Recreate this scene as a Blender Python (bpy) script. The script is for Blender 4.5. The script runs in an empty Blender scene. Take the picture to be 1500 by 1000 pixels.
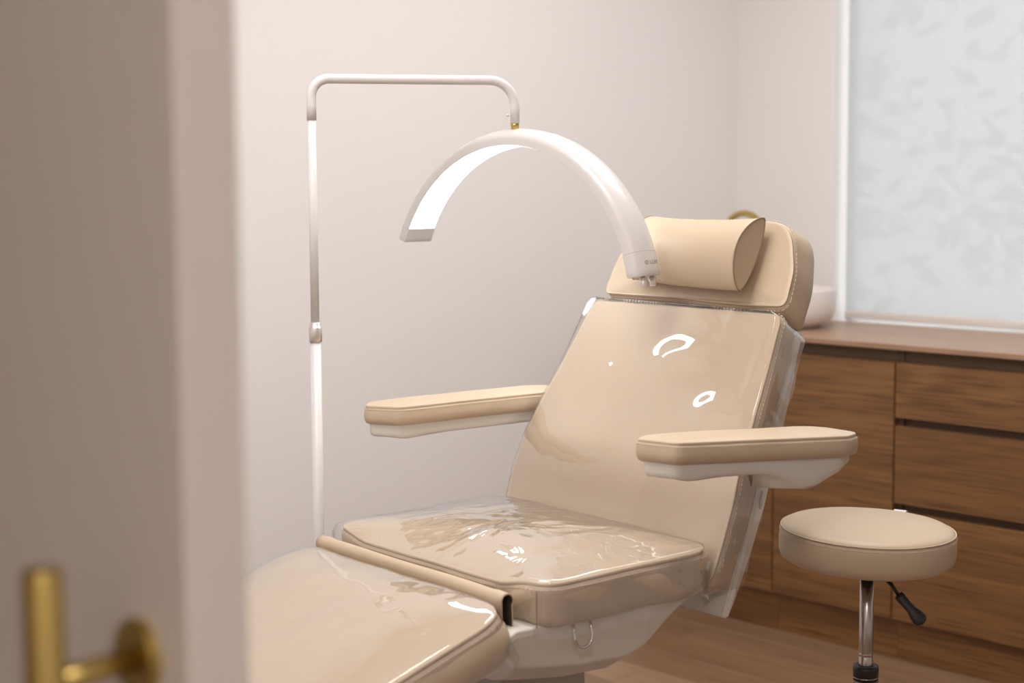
import bpy, bmesh, math, random
from mathutils import Vector, Matrix, noise
random.seed(7)
PI = math.pi
S = bpy.context.scene
COL = S.collection

# ------------------------------------------------------------------ camera
H = 1.365                      # eye height above the calibration origin; the floor lies at FZ
FZ = -0.035
AL = math.radians(42.6)
fw = Vector((math.sin(AL), math.cos(AL), 0)); rt = Vector((math.cos(AL), -math.sin(AL), 0)); up = Vector((0, 0, 1))
pit = math.atan(230 / 2400.0); roll = .006
F = fw * math.cos(pit) - up * math.sin(pit)
U = fw * math.sin(pit) + up * math.cos(pit)
Xc = rt * math.cos(roll) - U * math.sin(roll)
Yc = U * math.cos(roll) + rt * math.sin(roll)
cam = bpy.data.cameras.new('camera'); camo = bpy.data.objects.new('camera', cam); COL.objects.link(camo)
M = Matrix((Xc, Yc, -F)).transposed().to_4x4(); M.translation = Vector((0, 0, H))
camo.matrix_world = M
cam.sensor_width = 36; cam.lens = 36 * 2400 / 1500; cam.clip_start = .05; cam.clip_end = 100
cam.dof.use_dof = True; cam.dof.focus_distance = 3.05; cam.dof.aperture_fstop = 3.4
S.camera = camo

# ------------------------------------------------------------------ world, lights, exposure
S.view_settings.view_transform = 'Standard'; S.view_settings.look = 'None'
S.view_settings.gamma = 1; S.view_settings.use_curve_mapping = False
S.view_settings.exposure = 0.12
W = bpy.data.worlds.new('world'); S.world = W; W.use_nodes = True
nt = W.node_tree; bg = nt.nodes['Background']
tc = nt.nodes.new('ShaderNodeTexCoord'); sp = nt.nodes.new('ShaderNodeSeparateXYZ')
mr = nt.nodes.new('ShaderNodeMapRange'); mr.inputs['From Min'].default_value = -.15; mr.inputs['From Max'].default_value = .35
cr = nt.nodes.new('ShaderNodeMix'); cr.data_type = 'RGBA'
cr.inputs[6].default_value = (.80, .84, .84, 1); cr.inputs[7].default_value = (.92, .98, 1.0, 1)
nt.links.new(tc.outputs['Generated'], sp.inputs[0]); nt.links.new(sp.outputs['Z'], mr.inputs['Value'])
nt.links.new(mr.outputs[0], cr.inputs[0]); nt.links.new(cr.outputs[2], bg.inputs['Color'])
bg.inputs['Strength'].default_value = 2.7

def area(name, loc, rot, sx, sy, power, col, portal=False):
    l = bpy.data.lights.new(name, 'AREA'); l.shape = 'RECTANGLE'; l.size = sx; l.size_y = sy
    l.energy = power; l.color = col
    if portal: l.cycles.is_portal = True
    o = bpy.data.objects.new(name, l); COL.objects.link(o); o.location = loc; o.rotation_euler = rot
    return o
area('window_portal', (4.70, 2.48, 1.6), (0, PI / 2, 0), 1.6, 1.9, 1, (1, 1, 1), True)
area('unseen_ceiling_light', (1.3, 1.95, 2.72), (0, 0, 0), 1.0, 1.0, 29, (1, .965, .935))  # added overhead fill to brighten the chair front; no fixture seen here
area('unseen_ceiling_light', (3.15, 2.3, 2.72), (0, 0, 0), 1.4, 1.1, 31, (1, .965, .935))
area('corridor_light', (-.4, -.5, 2.70), (0, 0, 0), .5, .5, 26, (1, .91, .85))
S.cycles.max_bounces = 8; S.cycles.adaptive_threshold = .02; S.cycles.caustics_refractive = False

# ------------------------------------------------------------------ materials
def mat(name, col, rough=.5, metal=0, **kw):
    m = bpy.data.materials.new(name); m.use_nodes = True
    b = m.node_tree.nodes['Principled BSDF']
    b.inputs['Base Color'].default_value = (*col, 1); b.inputs['Roughness'].default_value = rough
    b.inputs['Metallic'].default_value = metal
    for k, v in kw.items(): b.inputs[k.replace('_', ' ')].default_value = v
    return m
def bump(m, scale, strength, dist=.001, detail=3, stretch=None, rough=.5):
    n = m.node_tree; b = n.nodes['Principled BSDF']
    t = n.nodes.new('ShaderNodeTexCoord'); mp = n.nodes.new('ShaderNodeMapping')
    if stretch: mp.inputs['Scale'].default_value = stretch
    no = n.nodes.new('ShaderNodeTexNoise'); no.inputs['Scale'].default_value = scale; no.inputs['Detail'].default_value = detail
    no.inputs['Roughness'].default_value = rough
    bu = n.nodes.new('ShaderNodeBump'); bu.inputs['Strength'].default_value = strength; bu.inputs['Distance'].default_value = dist
    n.links.new(t.outputs['Object'], mp.inputs[0]); n.links.new(mp.outputs[0], no.inputs['Vector'])
    n.links.new(no.outputs['Fac'], bu.inputs['Height']); n.links.new(bu.outputs[0], b.inputs['Normal'])
    return m
def wood(name, c1, c2, c3, rough, axis='Y', scale=1.0, coat=0):
    m = mat(name, c1, rough); n = m.node_tree; b = n.nodes['Principled BSDF']
    t = n.nodes.new('ShaderNodeTexCoord'); mp = n.nodes.new('ShaderNodeMapping')
    oi = n.nodes.new('ShaderNodeObjectInfo'); ad = n.nodes.new('ShaderNodeVectorMath'); ad.operation = 'ADD'
    mu = n.nodes.new('ShaderNodeVectorMath'); mu.operation = 'SCALE'; mu.inputs[0].default_value = (13, 7, 29)
    n.links.new(oi.outputs['Random'], mu.inputs['Scale'])
    n.links.new(t.outputs['Object'], ad.inputs[0]); n.links.new(mu.outputs[0], ad.inputs[1])
    sc = {'Y': (1, .09, 1), 'X': (.09, 1, 1)}[axis]
    mp.inputs['Scale'].default_value = [scale * s for s in sc]
    n.links.new(ad.outputs[0], mp.inputs[0])
    n1 = n.nodes.new('ShaderNodeTexNoise'); n1.inputs['Scale'].default_value = 5; n1.inputs['Detail'].default_value = 3; n1.inputs['Distortion'].default_value = .6
    n.links.new(mp.outputs[0], n1.inputs['Vector'])
    wv = n.nodes.new('ShaderNodeMath'); wv.operation = 'MULTIPLY'; wv.inputs[1].default_value = 34
    n.links.new(n1.outputs['Fac'], wv.inputs[0])
    sn = n.nodes.new('ShaderNodeMath'); sn.operation = 'SINE'; n.links.new(wv.outputs[0], sn.inputs[0])
    mr = n.nodes.new('ShaderNodeMapRange'); mr.inputs['From Min'].default_value = -1; n.links.new(sn.outputs[0], mr.inputs['Value'])
    n2 = n.nodes.new('ShaderNodeTexNoise'); n2.inputs['Scale'].default_value = 150; n2.inputs['Detail'].default_value = 4
    mp2 = n.nodes.new('ShaderNodeMapping'); mp2.inputs['Scale'].default_value = [scale * s for s in {'Y': (1, .03, 1), 'X': (.03, 1, 1)}[axis]]
    n.links.new(ad.outputs[0], mp2.inputs[0]); n.links.new(mp2.outputs[0], n2.inputs['Vector'])
    r1 = n.nodes.new('ShaderNodeMix'); r1.data_type = 'RGBA'; r1.inputs[6].default_value = (*c1, 1); r1.inputs[7].default_value = (*c2, 1)
    fmx = n.nodes.new('ShaderNodeMath'); fmx.operation = 'MULTIPLY'; fmx.inputs[1].default_value = .5
    n.links.new(mr.outputs[0], fmx.inputs[0]); 
    n3 = n.nodes.new('ShaderNodeMath'); n3.operation = 'MULTIPLY_ADD'; n3.inputs[1].default_value = .9
    n.links.new(n1.outputs['Fac'], n3.inputs[0]); n.links.new(fmx.outputs[0], n3.inputs[2])
    n3b = n.nodes.new('ShaderNodeMath'); n3b.operation = 'SUBTRACT'; n3b.inputs[1].default_value = .22; n3b.use_clamp = True
    n.links.new(n3.outputs[0], n3b.inputs[0]); n.links.new(n3b.outputs[0], r1.inputs[0])
    r2 = n.nodes.new('ShaderNodeMix'); r2.data_type = 'RGBA'; r2.inputs[7].default_value = (*c3, 1)
    m2 = n.nodes.new('ShaderNodeMapRange'); m2.inputs['From Min'].default_value = .48; m2.inputs['From Max'].default_value = .68; m2.inputs['To Max'].default_value = .75
    n.links.new(n2.outputs['Fac'], m2.inputs['Value']); n.links.new(m2.outputs[0], r2.inputs[0]); n.links.new(r1.outputs[2], r2.inputs[6])
    n.links.new(r2.outputs[2], b.inputs['Base Color'])
    if coat: b.inputs['Coat Weight'].default_value = coat
    return m

M_wall = bump(mat('wall_paint', (.85, .825, .815), .75), 180, .12, .0006)
M_ceil = mat('ceiling_paint', (.82, .80, .78), .8)
M_corr = mat('corridor_paint', (.62, .55, .50), .8)
M_door = bump(mat('door_lacquer', (.76, .71, .67), .5), 60, .05)
M_leather = bump(mat('beige_leather', (.53, .415, .295), .44), 900, .12, .0003, 2)
M_leather_side = M_leather
M_thread = mat('beige_thread', (.60, .49, .38), .7)
M_seam = mat('seam_shadow_leather', (.30, .20, .12), .7)
M_dark = mat('dark_lining', (.05, .035, .025), .8)
M_shell = mat('cream_plastic', (.70, .66, .60), .38)
M_white = mat('white_enamel', (.68, .65, .64), .3)
M_whiteP = mat('white_plastic', (.62, .59, .58), .25)
M_brass = mat('brass', (.56, .43, .15), .34, 1)
M_chrome = mat('chrome', (.75, .72, .70), .12, 1)
M_chromed = mat('satin_chrome', (.48, .44, .42), .25, 1)
M_silver = mat('silver_collar', (.70, .66, .63), .35, .8)
M_black = mat('black_plastic', (.012, .011, .010), .4)
M_ceramic = mat('white_ceramic', (.84, .78, .76), .12)
M_wood = wood('walnut_laminate', (.262, .125, .040), (.150, .065, .019), (.075, .029, .008), .5)
M_counter = wood('walnut_worktop', (.40, .25, .155), (.34, .20, .12), (.25, .14, .08), .38)
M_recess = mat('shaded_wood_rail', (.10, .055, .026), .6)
M_floor = wood('oak_floor', (.28, .170, .100), (.225, .130, .072), (.16, .088, .047), .36, scale=.8)
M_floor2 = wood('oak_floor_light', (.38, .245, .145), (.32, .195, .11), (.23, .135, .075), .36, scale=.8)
M_clear = mat('clear_acrylic', (.9, .88, .86), .05, 0, Transmission_Weight=.7)
M_knob = mat('clear_chrome_knob', (.82, .79, .77), .12, .6)
M_label = mat('grey_print', (.16, .15, .15), .6)

M_led = bpy.data.materials.new('led_diffuser'); M_led.use_nodes = True
_b = M_led.node_tree.nodes['Principled BSDF']; _b.inputs['Base Color'].default_value = (.9, .9, .9, 1)
_b.inputs['Emission Color'].default_value = (.93, .97, 1, 1); _b.inputs['Emission Strength'].default_value = 6.5

def film_mat(name, haze=.03, ns=5.0, bstr=.35, bdist=.01):
    m = bpy.data.materials.new(name); m.use_nodes = True; n = m.node_tree; n.nodes.clear()
    out = n.nodes.new('ShaderNodeOutputMaterial'); tr = n.nodes.new('ShaderNodeBsdfTransparent'); tr.inputs[0].default_value = (.985, .98, .975, 1)
    gl = n.nodes.new('ShaderNodeBsdfGlossy'); gl.inputs['Roughness'].default_value = .035
    fr = n.nodes.new('ShaderNodeFresnel'); fr.inputs[0].default_value = 1.5
    mu = n.nodes.new('ShaderNodeMath'); mu.operation = 'MULTIPLY'; mu.inputs[1].default_value = 2.2; mu.use_clamp = True
    t = n.nodes.new('ShaderNodeTexCoord'); mp = n.nodes.new('ShaderNodeMapping')
    no = n.nodes.new('ShaderNodeTexNoise'); no.inputs['Scale'].default_value = ns; no.inputs['Detail'].default_value = 2; no.inputs['Distortion'].default_value = 1.2
    bu = n.nodes.new('ShaderNodeBump'); bu.inputs['Strength'].default_value = bstr; bu.inputs['Distance'].default_value = bdist
    di = n.nodes.new('ShaderNodeBsdfDiffuse'); di.inputs[0].default_value = (.9, .88, .87, 1)
    mx = n.nodes.new('ShaderNodeMixShader'); mx2 = n.nodes.new('ShaderNodeMixShader'); mx2.inputs[0].default_value = haze
    L = n.links.new
    ge = n.nodes.new('ShaderNodeNewGeometry'); io = n.nodes.new('ShaderNodeMapRange'); io.inputs['To Min'].default_value = 1.5; io.inputs['To Max'].default_value = 1 / 1.5
    L(ge.outputs['Backfacing'], io.inputs['Value']); L(io.outputs[0], fr.inputs[0])
    L(t.outputs['Object'], mp.inputs[0]); L(mp.outputs[0], no.inputs['Vector']); L(no.outputs['Fac'], bu.inputs['Height'])
    L(bu.outputs[0], gl.inputs['Normal']); L(bu.outputs[0], fr.inputs['Normal']); L(fr.outputs[0], mu.inputs[0])
    L(tr.outputs[0], mx2.inputs[1]); L(di.outputs[0], mx2.inputs[2])
    L(mu.outputs[0], mx.inputs[0]); L(mx2.outputs[0], mx.inputs[1]); L(gl.outputs[0], mx.inputs[2]); L(mx.outputs[0], out.inputs[0])
    return m
M_film = film_mat('clear_film', .05, 4, .15, .006)
M_film_seat = film_mat('clear_film_loose', .05, 9, .5, .012)
M_glass = film_mat('window_glass', 0, 1, 0, 0)

M_blind = bpy.data.materials.new('roller_blind_fabric'); M_blind.use_nodes = True
n = M_blind.node_tree; n.nodes.clear()
out = n.nodes.new('ShaderNodeOutputMaterial'); tl = n.nodes.new('ShaderNodeBsdfTranslucent'); tl.inputs[0].default_value = (.43, .445, .455, 1)
df = n.nodes.new('ShaderNodeBsdfDiffuse'); df.inputs[0].default_value = (.62, .61, .60, 1)
tr = n.nodes.new('ShaderNodeBsdfTransparent'); m1 = n.nodes.new('ShaderNodeMixShader'); m1.inputs[0].default_value = .35
m2 = n.nodes.new('ShaderNodeMixShader'); m2.inputs[0].default_value = .03
n.links.new(tl.outputs[0], m1.inputs[1]); n.links.new(df.outputs[0], m1.inputs[2]); n.links.new(m1.outputs[0], m2.inputs[1]); n.links.new(tr.outputs[0], m2.inputs[2]); n.links.new(m2.outputs[0], out.inputs[0])

# ------------------------------------------------------------------ helpers
def obj(name, me, m=None, parent=None, loc=None, smooth=False):
    if isinstance(me, bmesh.types.BMesh):
        d = bpy.data.meshes.new(name); me.normal_update(); me.to_mesh(d); me.free(); me = d
    o = bpy.data.objects.new(name, me); COL.objects.link(o)
    if m: me.materials.append(m)
    if parent: o.parent = parent
    if loc: o.location = loc
    if smooth: me.polygons.foreach_set('use_smooth', [True] * len(me.polygons))
    return o
def thing(name, label, cat, loc=(0, 0, 0), rz=0, group=None):
    o = bpy.data.objects.new(name, None); COL.objects.link(o); o.location = loc; o.rotation_euler = (0, 0, rz)
    o.empty_display_size = .1
    return tag(o, label, cat, group)
def tag(o, label, cat, group=None):
    o['label'] = label; o['category'] = cat
    if group: o['group'] = group
    return o
def struct(o): o['kind'] = 'structure'; return o
def box(bm, a, b, bev=0, seg=2):
    r = bmesh.ops.create_cube(bm, size=1)
    a = Vector(a); b = Vector(b); c = (a + b) / 2; s = b - a
    for v in r['verts']: v.co = Vector((v.co.x * s.x, v.co.y * s.y, v.co.z * s.z)) + c
    if bev:
        es = list({e for v in r['verts'] for e in v.link_edges})
        bmesh.ops.bevel(bm, geom=es, offset=bev, segments=seg, profile=.5, affect='EDGES')
def mbox(name, a, b, m, parent=None, bev=0, seg=2):
    bm = bmesh.new(); box(bm, a, b, bev, seg)
    return obj(name, bm, m, parent)
def skin(bm, rings, closed=True, cap=(True, True)):
    vr = [[bm.verts.new(p) for p in r] for r in rings]
    n = len(vr[0])
    for a, b in zip(vr, vr[1:]):
        for i in range(n if closed else n - 1):
            j = (i + 1) % n
            try: bm.faces.new((a[i], a[j], b[j], b[i]))
            except ValueError: pass
    if cap[0]: bm.faces.new(list(reversed(vr[0])))
    if cap[1]: bm.faces.new(vr[-1])
    return vr
def tube(bm, pts, r, seg=16, cap=True):
    pts = [Vector(p) for p in pts]; n = len(pts)
    rs = r if isinstance(r, (list, tuple)) else [r] * n
    rings = []; prev = None
    for i, p in enumerate(pts):
        t = (pts[min(i + 1, n - 1)] - pts[max(i - 1, 0)]).normalized()
        if prev is None:
            a = Vector((0, 0, 1)) if abs(t.z) < .9 else Vector((1, 0, 0))
            nx = t.cross(a).normalized()
        else: nx = (prev - t * prev.dot(t)).normalized()
        prev = nx; ny = t.cross(nx)
        rings.append([p + (nx * math.cos(2 * PI * k / seg) + ny * math.sin(2 * PI * k / seg)) * rs[i] for k in range(seg)])
    skin(bm, rings, True, (cap, cap))
def lathe(bm, prof, c=(0, 0, 0), seg=48, cap=(True, True)):
    c = Vector(c)
    skin(bm, [[c + Vector((r * math.cos(2 * PI * k / seg), r * math.sin(2 * PI * k / seg), z)) for k in range(seg)] for r, z in prof], True, cap)
def arc(c, ax, ay, r, a0, a1, n=10):
    c = Vector(c); ax = Vector(ax); ay = Vector(ay)
    return [c + ax * r * math.cos(a0 + (a1 - a0) * i / n) + ay * r * math.sin(a0 + (a1 - a0) * i / n) for i in range(n + 1)]
def prism(bm, poly, fn, bev=0, seg=2):
    """poly: 2D list; fn(p, k) -> 3D for k in (0,1)."""
    a = [bm.verts.new(fn(p, 0)) for p in poly]; b = [bm.verts.new(fn(p, 1)) for p in poly]
    fs = [bm.faces.new(list(reversed(a))), bm.faces.new(b)]
    for i in range(len(poly)):
        j = (i + 1) % len(poly); fs.append(bm.faces.new((a[i], a[j], b[j], b[i])))
    bmesh.ops.recalc_face_normals(bm, faces=fs)
    if bev:
        es = list({e for f in fs for e in f.edges})
        bmesh.ops.bevel(bm, geom=es, offset=bev, segments=seg, profile=.5, affect='EDGES')
def rpoly(cs, n=160):
    """rounded polygon: [(u, v, radius)], ccw; evenly resampled to n points."""
    pts = []; m = len(cs)
    for i, (x, y, r) in enumerate(cs):
        p = Vector((x, y)); a = Vector(cs[i - 1][:2]); b = Vector(cs[(i + 1) % m][:2])
        da = (a - p).normalized(); db = (b - p).normalized()
        ang = da.angle(db); d = min(r / math.tan(ang / 2), (a - p).length * .49, (b - p).length * .49) if r else 0
        if d <= 1e-6: pts.append(p); continue
        s, e = p + da * d, p + db * d
        for k in range(9):
            t = k / 8; pts.append(s * (1 - t) ** 2 + p * 2 * t * (1 - t) + e * t * t)
    L = [0]
    for i in range(len(pts)): L.append(L[-1] + (pts[(i + 1) % len(pts)] - pts[i]).length)
    out = []; k = 0
    for i in range(n):
        s = L[-1] * i / n
        while L[k + 1] < s: k += 1
        t = (s - L[k]) / max(L[k + 1] - L[k], 1e-9)
        out.append(pts[k].lerp(pts[(k + 1) % len(pts)], t))
    return out
def normals2(o):
    n = len(o); r = []
    for i in range(n):
        t = (o[(i + 1) % n] - o[i - 1]).normalized(); r.append(Vector((t.y, -t.x)))
    return r
def pad(name, outline, c, dome, edge, fmap, m, parent, rings=16, bottom=True, disp=None):
    """upholstered cushion: concentric top rings, then edge profile [(outset, h)], mapped to 3D by fmap(u,v,h)."""
    nr = normals2(outline); c = Vector(c); n = len(outline)
    R = []
    for k in range(1, rings + 1):
        s = 1 - (1 - k / rings) ** 1.25
        R.append([(c.x + (p.x - c.x) * s, c.y + (p.y - c.y) * s, dome(s, c.x + (p.x - c.x) * s, c.y + (p.y - c.y) * s), 0) for p in outline])
    h0 = dome(1, 0, 0)
    for j, (o, h) in enumerate(edge):
        R.append([(p.x + q.x * o, p.y + q.y * o, h + (dome(1, p.x, p.y) if j == 0 and h == 0 else 0), 1) for p, q in zip(outline, nr)])
    bm = bmesh.new(); out = []
    for ri, r in enumerate(R):
        row = []
        for i, (u, v, h, e) in enumerate(r):
            if disp:
                d, q = disp(u, v, h, e); nn = nr[i]; u += nn.x * q; v += nn.y * q; h += d
            row.append(fmap(u, v, h))
        out.append(row)
    vr = skin(bm, out, True, (False, False))
    cv = bm.verts.new(fmap(c.x, c.y, dome(0, c.x, c.y) + (disp(c.x, c.y, 0, 0)[0] if disp else 0)))
    for i in range(n): bm.faces.new((cv, vr[0][i], vr[0][(i + 1) % n]))
    if bottom:
        bu, bv = c.x, c.y
        bvv = bm.verts.new(fmap(bu, bv, edge[-1][1]))
        for i in range(n): bm.faces.new((bvv, vr[-1][(i + 1) % n], vr[-1][i]))
    bmesh.ops.recalc_face_normals(bm, faces=bm.faces[:])
    return obj(name, bm, m, parent, smooth=True)
def nz(x, y, z=0, s=1): return noise.noise(Vector((x * s, y * s, z)))
def stitches(name, outline, o, h, fmap, parent, m=None, step=.0085, ln=.0052, rad=.0008, lo=0, hi=1, disp=None):
    m = m or M_thread; nr = normals2(outline); n = len(outline)
    L = [0]
    for i in range(n): L.append(L[-1] + (outline[(i + 1) % n] - outline[i]).length)
    def at(s):
        k = 0
        import bisect
        k = min(bisect.bisect_right(L, s) - 1, n - 1); t = (s - L[k]) / max(L[k + 1] - L[k], 1e-9)
        p = outline[k].lerp(outline[(k + 1) % n], t); q = nr[k].lerp(nr[(k + 1) % n], t)
        hh = h; oo = o
        if disp: d, qq = disp(p.x, p.y, h, 1); hh += d; oo += qq
        return Vector(fmap(p.x + q.x * oo, p.y + q.y * oo, hh))
    bm = bmesh.new(); s = L[-1] * lo
    while s < L[-1] * hi - ln:
        tube(bm, [at(s), at(s + ln)], rad, 4); s += step
    ob = obj(name, bm, m, parent); ob['kind'] = 'stuff'; return ob

# ================================================================== the room
XB, YB, XL = 4.551, 3.767, .60
CZ = 2.74
struct(mbox('wall_back', (XL, YB, FZ), (XB + .13, YB + .12, CZ), M_wall))
struct(mbox('wall_front', (XL, -1.02, FZ), (XB + .13, -.90, CZ), M_wall))
WY0, WY1, WZ0, WZ1 = 1.35, 3.342, .893, 2.28
bm = bmesh.new()
box(bm, (XB, -.90, FZ), (XB + .13, WY0, CZ)); box(bm, (XB, WY1, FZ), (XB + .13, YB, CZ))
box(bm, (XB, WY0, FZ), (XB + .13, WY1, WZ0)); box(bm, (XB, WY0, WZ1), (XB + .13, WY1, CZ))
struct(obj('wall_right', bm, M_wall))
bm = bmesh.new()
box(bm, (XL, -.90, FZ), (XL + .12, -.15, CZ)); box(bm, (XL, 1.14, FZ), (XL + .12, YB, CZ)); box(bm, (XL, -.15, 2.28), (XL + .12, 1.14, CZ))
struct(obj('wall_left', bm, M_wall))
struct(mbox('ceiling', (XL, -1.02, CZ), (XB + .13, YB + .12, CZ + .1), M_ceil))
# corridor the photograph is taken from
struct(mbox('wall_corridor', (-1.3, -1.5, FZ), (-1.2, 3.0, CZ), M_corr))
struct(mbox('wall_corridor_end', (-1.2, 2.9, FZ), (XL, 3.0, CZ), M_corr))
struct(mbox('wall_corridor_near', (-1.2, -1.5, FZ), (XL, -1.4, CZ), M_corr))
struct(mbox('ceiling_corridor', (-1.3, -1.5, CZ), (XL, 3.0, CZ + .1), M_corr))

# floor: screed and single planks
floor = struct(mbox('floor', (-1.3, -1.5, FZ - .08), (XB + .13, YB + .12, FZ - .012), M_recess))
PWID = .16
edges = []
x = JX = 3.425
while x > -1.3: x -= PWID
while x < 4.55: edges.append(x); x += PWID
pc = 0
for i, x0 in enumerate(edges):
    y = -1.4 - ((i * 613) % 1000) / 1000 * 1.1
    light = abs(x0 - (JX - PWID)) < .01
    while y < YB:
        y1 = y + 1.35
        a, b = max(y, -1.4), min(y1, YB)
        if b - a > .05 and x0 + PWID > -1.2:
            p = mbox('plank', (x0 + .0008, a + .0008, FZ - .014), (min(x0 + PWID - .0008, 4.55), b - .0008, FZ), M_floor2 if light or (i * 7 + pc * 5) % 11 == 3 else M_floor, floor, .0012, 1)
            pc += 1
        y = y1

# window: frame, pane, sill, blind
win = bpy.data.objects.new('window_1', None); COL.objects.link(win); win['kind'] = 'structure'; win.location = (XB + .09, (WY0 + WY1) / 2, WZ0)
def wl(p): return Vector(p) - win.location
bm = bmesh.new()
box(bm, wl((4.64, WY0, WZ0)), wl((4.675, WY0 + .05, WZ1)), .003); box(bm, wl((4.64, WY1 - .012, WZ0)), wl((4.675, WY1, WZ1)), .002)
box(bm, wl((4.64, WY0, WZ0)), wl((4.675, WY1, WZ0 + .0035)), .001); box(bm, wl((4.64, WY0, WZ1 - .05)), wl((4.675, WY1, WZ1)), .003)
obj('window_frame', bm, M_white, win)
mbox('pane', wl((4.655, WY0 + .02, WZ0 + .01)), wl((4.660, WY1 - .01, WZ1 - .02)), M_glass, win)
mbox('window_sill', wl((XB + .002, WY0, WZ0 - .006)), wl((4.64, WY1, WZ0 + .0005)), M_white, win)

blind = thing('roller_blind', 'pale translucent roller blind drawn down over the window above the wooden worktop', 'blind', (4.60, 2.34, 2.26))
BY0, BY1 = WY0 + .01, WY1 - .019
bm = bmesh.new()
rings = []
for k in range(25):
    z = 2.24 + (.925 - 2.24) * k / 24
    rings.append([Vector((.0015 * math.sin(y * 3) * (k / 24), y - 2.34, z - 2.26)) for y in [BY0 + (BY1 - BY0) * j / 40 for j in range(41)]])
skin(bm, rings, False, (False, False))
obj('fabric', bm, M_blind, blind, smooth=True)
bm = bmesh.new(); prism(bm, [(-.006, -.0), (-.009, .008), (-.009, .022), (-.005, .030), (.005, .030), (.009, .022), (.009, .008), (.006, 0)],
      lambda p, k: Vector((p[0], (BY0, BY1)[k] - 2.34, p[1] + .9035 - 2.26)), .002)
obj('bottom_bar', bm, mat('blind_hem', (.72, .66, .62), .6), blind, smooth=False)
bm = bmesh.new(); tube(bm, [(0.02, BY0 - 2.34 - .004, -.02), (.02, BY1 - 2.34 + .01, -.02)], .022, 20); obj('roller_tube', bm, M_white, blind)

# added tree outside, put in to mottle the light through the blind
tree = thing('added_tree', 'added leafy tree outside, put there to mottle the light through the window blind', 'tree', (8.2, 4.6, FZ))
bm = bmesh.new(); tube(bm, [(0, 0, 0), (.05, .02, .9), (-.04, .05, 1.8), (.03, 0, 2.8)], [.13, .10, .08, .04], 12); obj('trunk', bm, mat('bark', (.12, .08, .05), .9), tree, smooth=True)
bm = bmesh.new(); rr = random.Random(3)
for _ in range(900):
    cl = rr.choice([(0, 0, 2.6), (-.5, .9, 2.1), (.3, -1.0, 2.2), (0, -.5, 1.5), (.2, 1.6, 1.3), (0, .3, 1.2), (-.2, -1.6, 1.4), (.1, 2.2, 2.4)])
    p = Vector(cl) + Vector((rr.gauss(0, .4), rr.gauss(0, .4), rr.gauss(0, .35)))
    d1 = Vector((rr.uniform(-1, 1), rr.uniform(-1, 1), rr.uniform(-1, 1))).normalized(); d2 = d1.orthogonal().normalized()
    vs = [bm.verts.new(p + q) for q in (d1 * .10, d2 * .05, -d1 * .10, -d2 * .05)]; bm.faces.new(vs)
o = obj('foliage', bm, mat('leaves', (.16, .22, .09), .7), tree); o['kind'] = 'stuff'

# ================================================================== built-in cabinets along the window wall
FX = 3.996
def unit(y0, y1, kind, label):
    t = thing('base_cabinet', label, 'cabinet', (FX, (y0 + y1) / 2, FZ), 0, 'wood base cabinets under the window')
    T = t.location
    q = lambda x, y, z: Vector((x, y, z)) - T
    bm = bmesh.new()
    e = .0006
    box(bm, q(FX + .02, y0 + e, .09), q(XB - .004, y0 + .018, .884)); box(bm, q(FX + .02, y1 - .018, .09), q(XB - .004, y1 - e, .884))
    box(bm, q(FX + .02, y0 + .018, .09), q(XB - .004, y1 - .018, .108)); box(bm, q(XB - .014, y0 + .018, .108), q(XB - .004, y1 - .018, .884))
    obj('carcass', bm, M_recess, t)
    mbox('plinth', q(4.032, y0 + e, FZ), q(4.05, y1 - e, .09), M_wood, t)
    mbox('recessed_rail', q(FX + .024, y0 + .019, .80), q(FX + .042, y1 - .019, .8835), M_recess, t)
    if kind == 'drawers':
        for a, b in ((.687, .847), (.437, .663), (.091, .413)):
            mbox('drawer_front', q(FX, y0 + .0026, a), q(FX + .019, y1 - .0026, b), M_wood, t, .0008, 1)
        for a, b in ((.645, .70), (.395, .45)):
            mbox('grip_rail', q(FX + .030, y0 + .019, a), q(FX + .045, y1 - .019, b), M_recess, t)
    else:
        mbox('door', q(FX, y0 + .0026, .091), q(FX + .019, y1 - .0026, .847), M_wood, t, .0008, 1)
    return t
unit(1.827, 2.712, 'drawers', 'wood base cabinet with three wide drawer fronts, behind the round stool')
unit(2.712, 3.153, 'door', 'wood base cabinet with one plain door, directly left of the drawer fronts')
unit(3.153, YB - .002, 'door', 'wood base cabinet with a plain door, in the corner behind the chair backrest')
unit(.94, 1.827, 'drawers', 'wood base cabinet with drawer fronts, outside the right edge of the picture')
tag(mbox('worktop', (3.985, .93, .8846), (XB - .001, YB - .001, .9), M_counter, None, .001, 1), 'long wooden worktop over the cabinets, below the window blind', 'worktop')

# basin and tap
bas = thing('vessel_basin', 'round white ceramic basin on the worktop, behind the chair headrest', 'basin', (4.235, 3.33, .9))
prof = [(.135, 0), (.137, .004), (.142, .008), (.165, .016), (.178, .030), (.186, .050), (.189, .08), (.190, .120), (.1895, .124), (.187, .126), (.1845, .124), (.184, .118), (.182, .07), (.17, .035), (.14, .018), (.03, .012), (.022, .009)]
bm = bmesh.new(); lathe(bm, prof, (0, 0, 0), 72); obj('bowl', bm, M_ceramic, bas, smooth=True)
bm = bmesh.new(); lathe(bm, [(.021, .010), (.021, .0135), (.016, .016), (.002, .017)], seg=24); obj('drain', bm, M_brass, bas, smooth=True)
tap = thing('basin_tap', 'brass gooseneck tap, only its curved top showing above the headrest', 'tap', (4.35, 3.655, .9))
bm = bmesh.new(); lathe(bm, [(.026, 0), (.026, .006), (.023, .009), (.016, .011), (.016, .10), (.0155, .102)], seg=28); obj('tap_base', bm, M_brass, tap, smooth=True)
bm = bmesh.new()
tube(bm, [(0, 0, .10), (0, 0, .2)] + arc((0, -.09, .273), (0, 1, 0), (0, 0, 1), .09, 0, PI * .98, 26) + [(0, -.18, .235)], .0105, 18)
obj('spout', bm, M_brass, tap, smooth=True)
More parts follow.
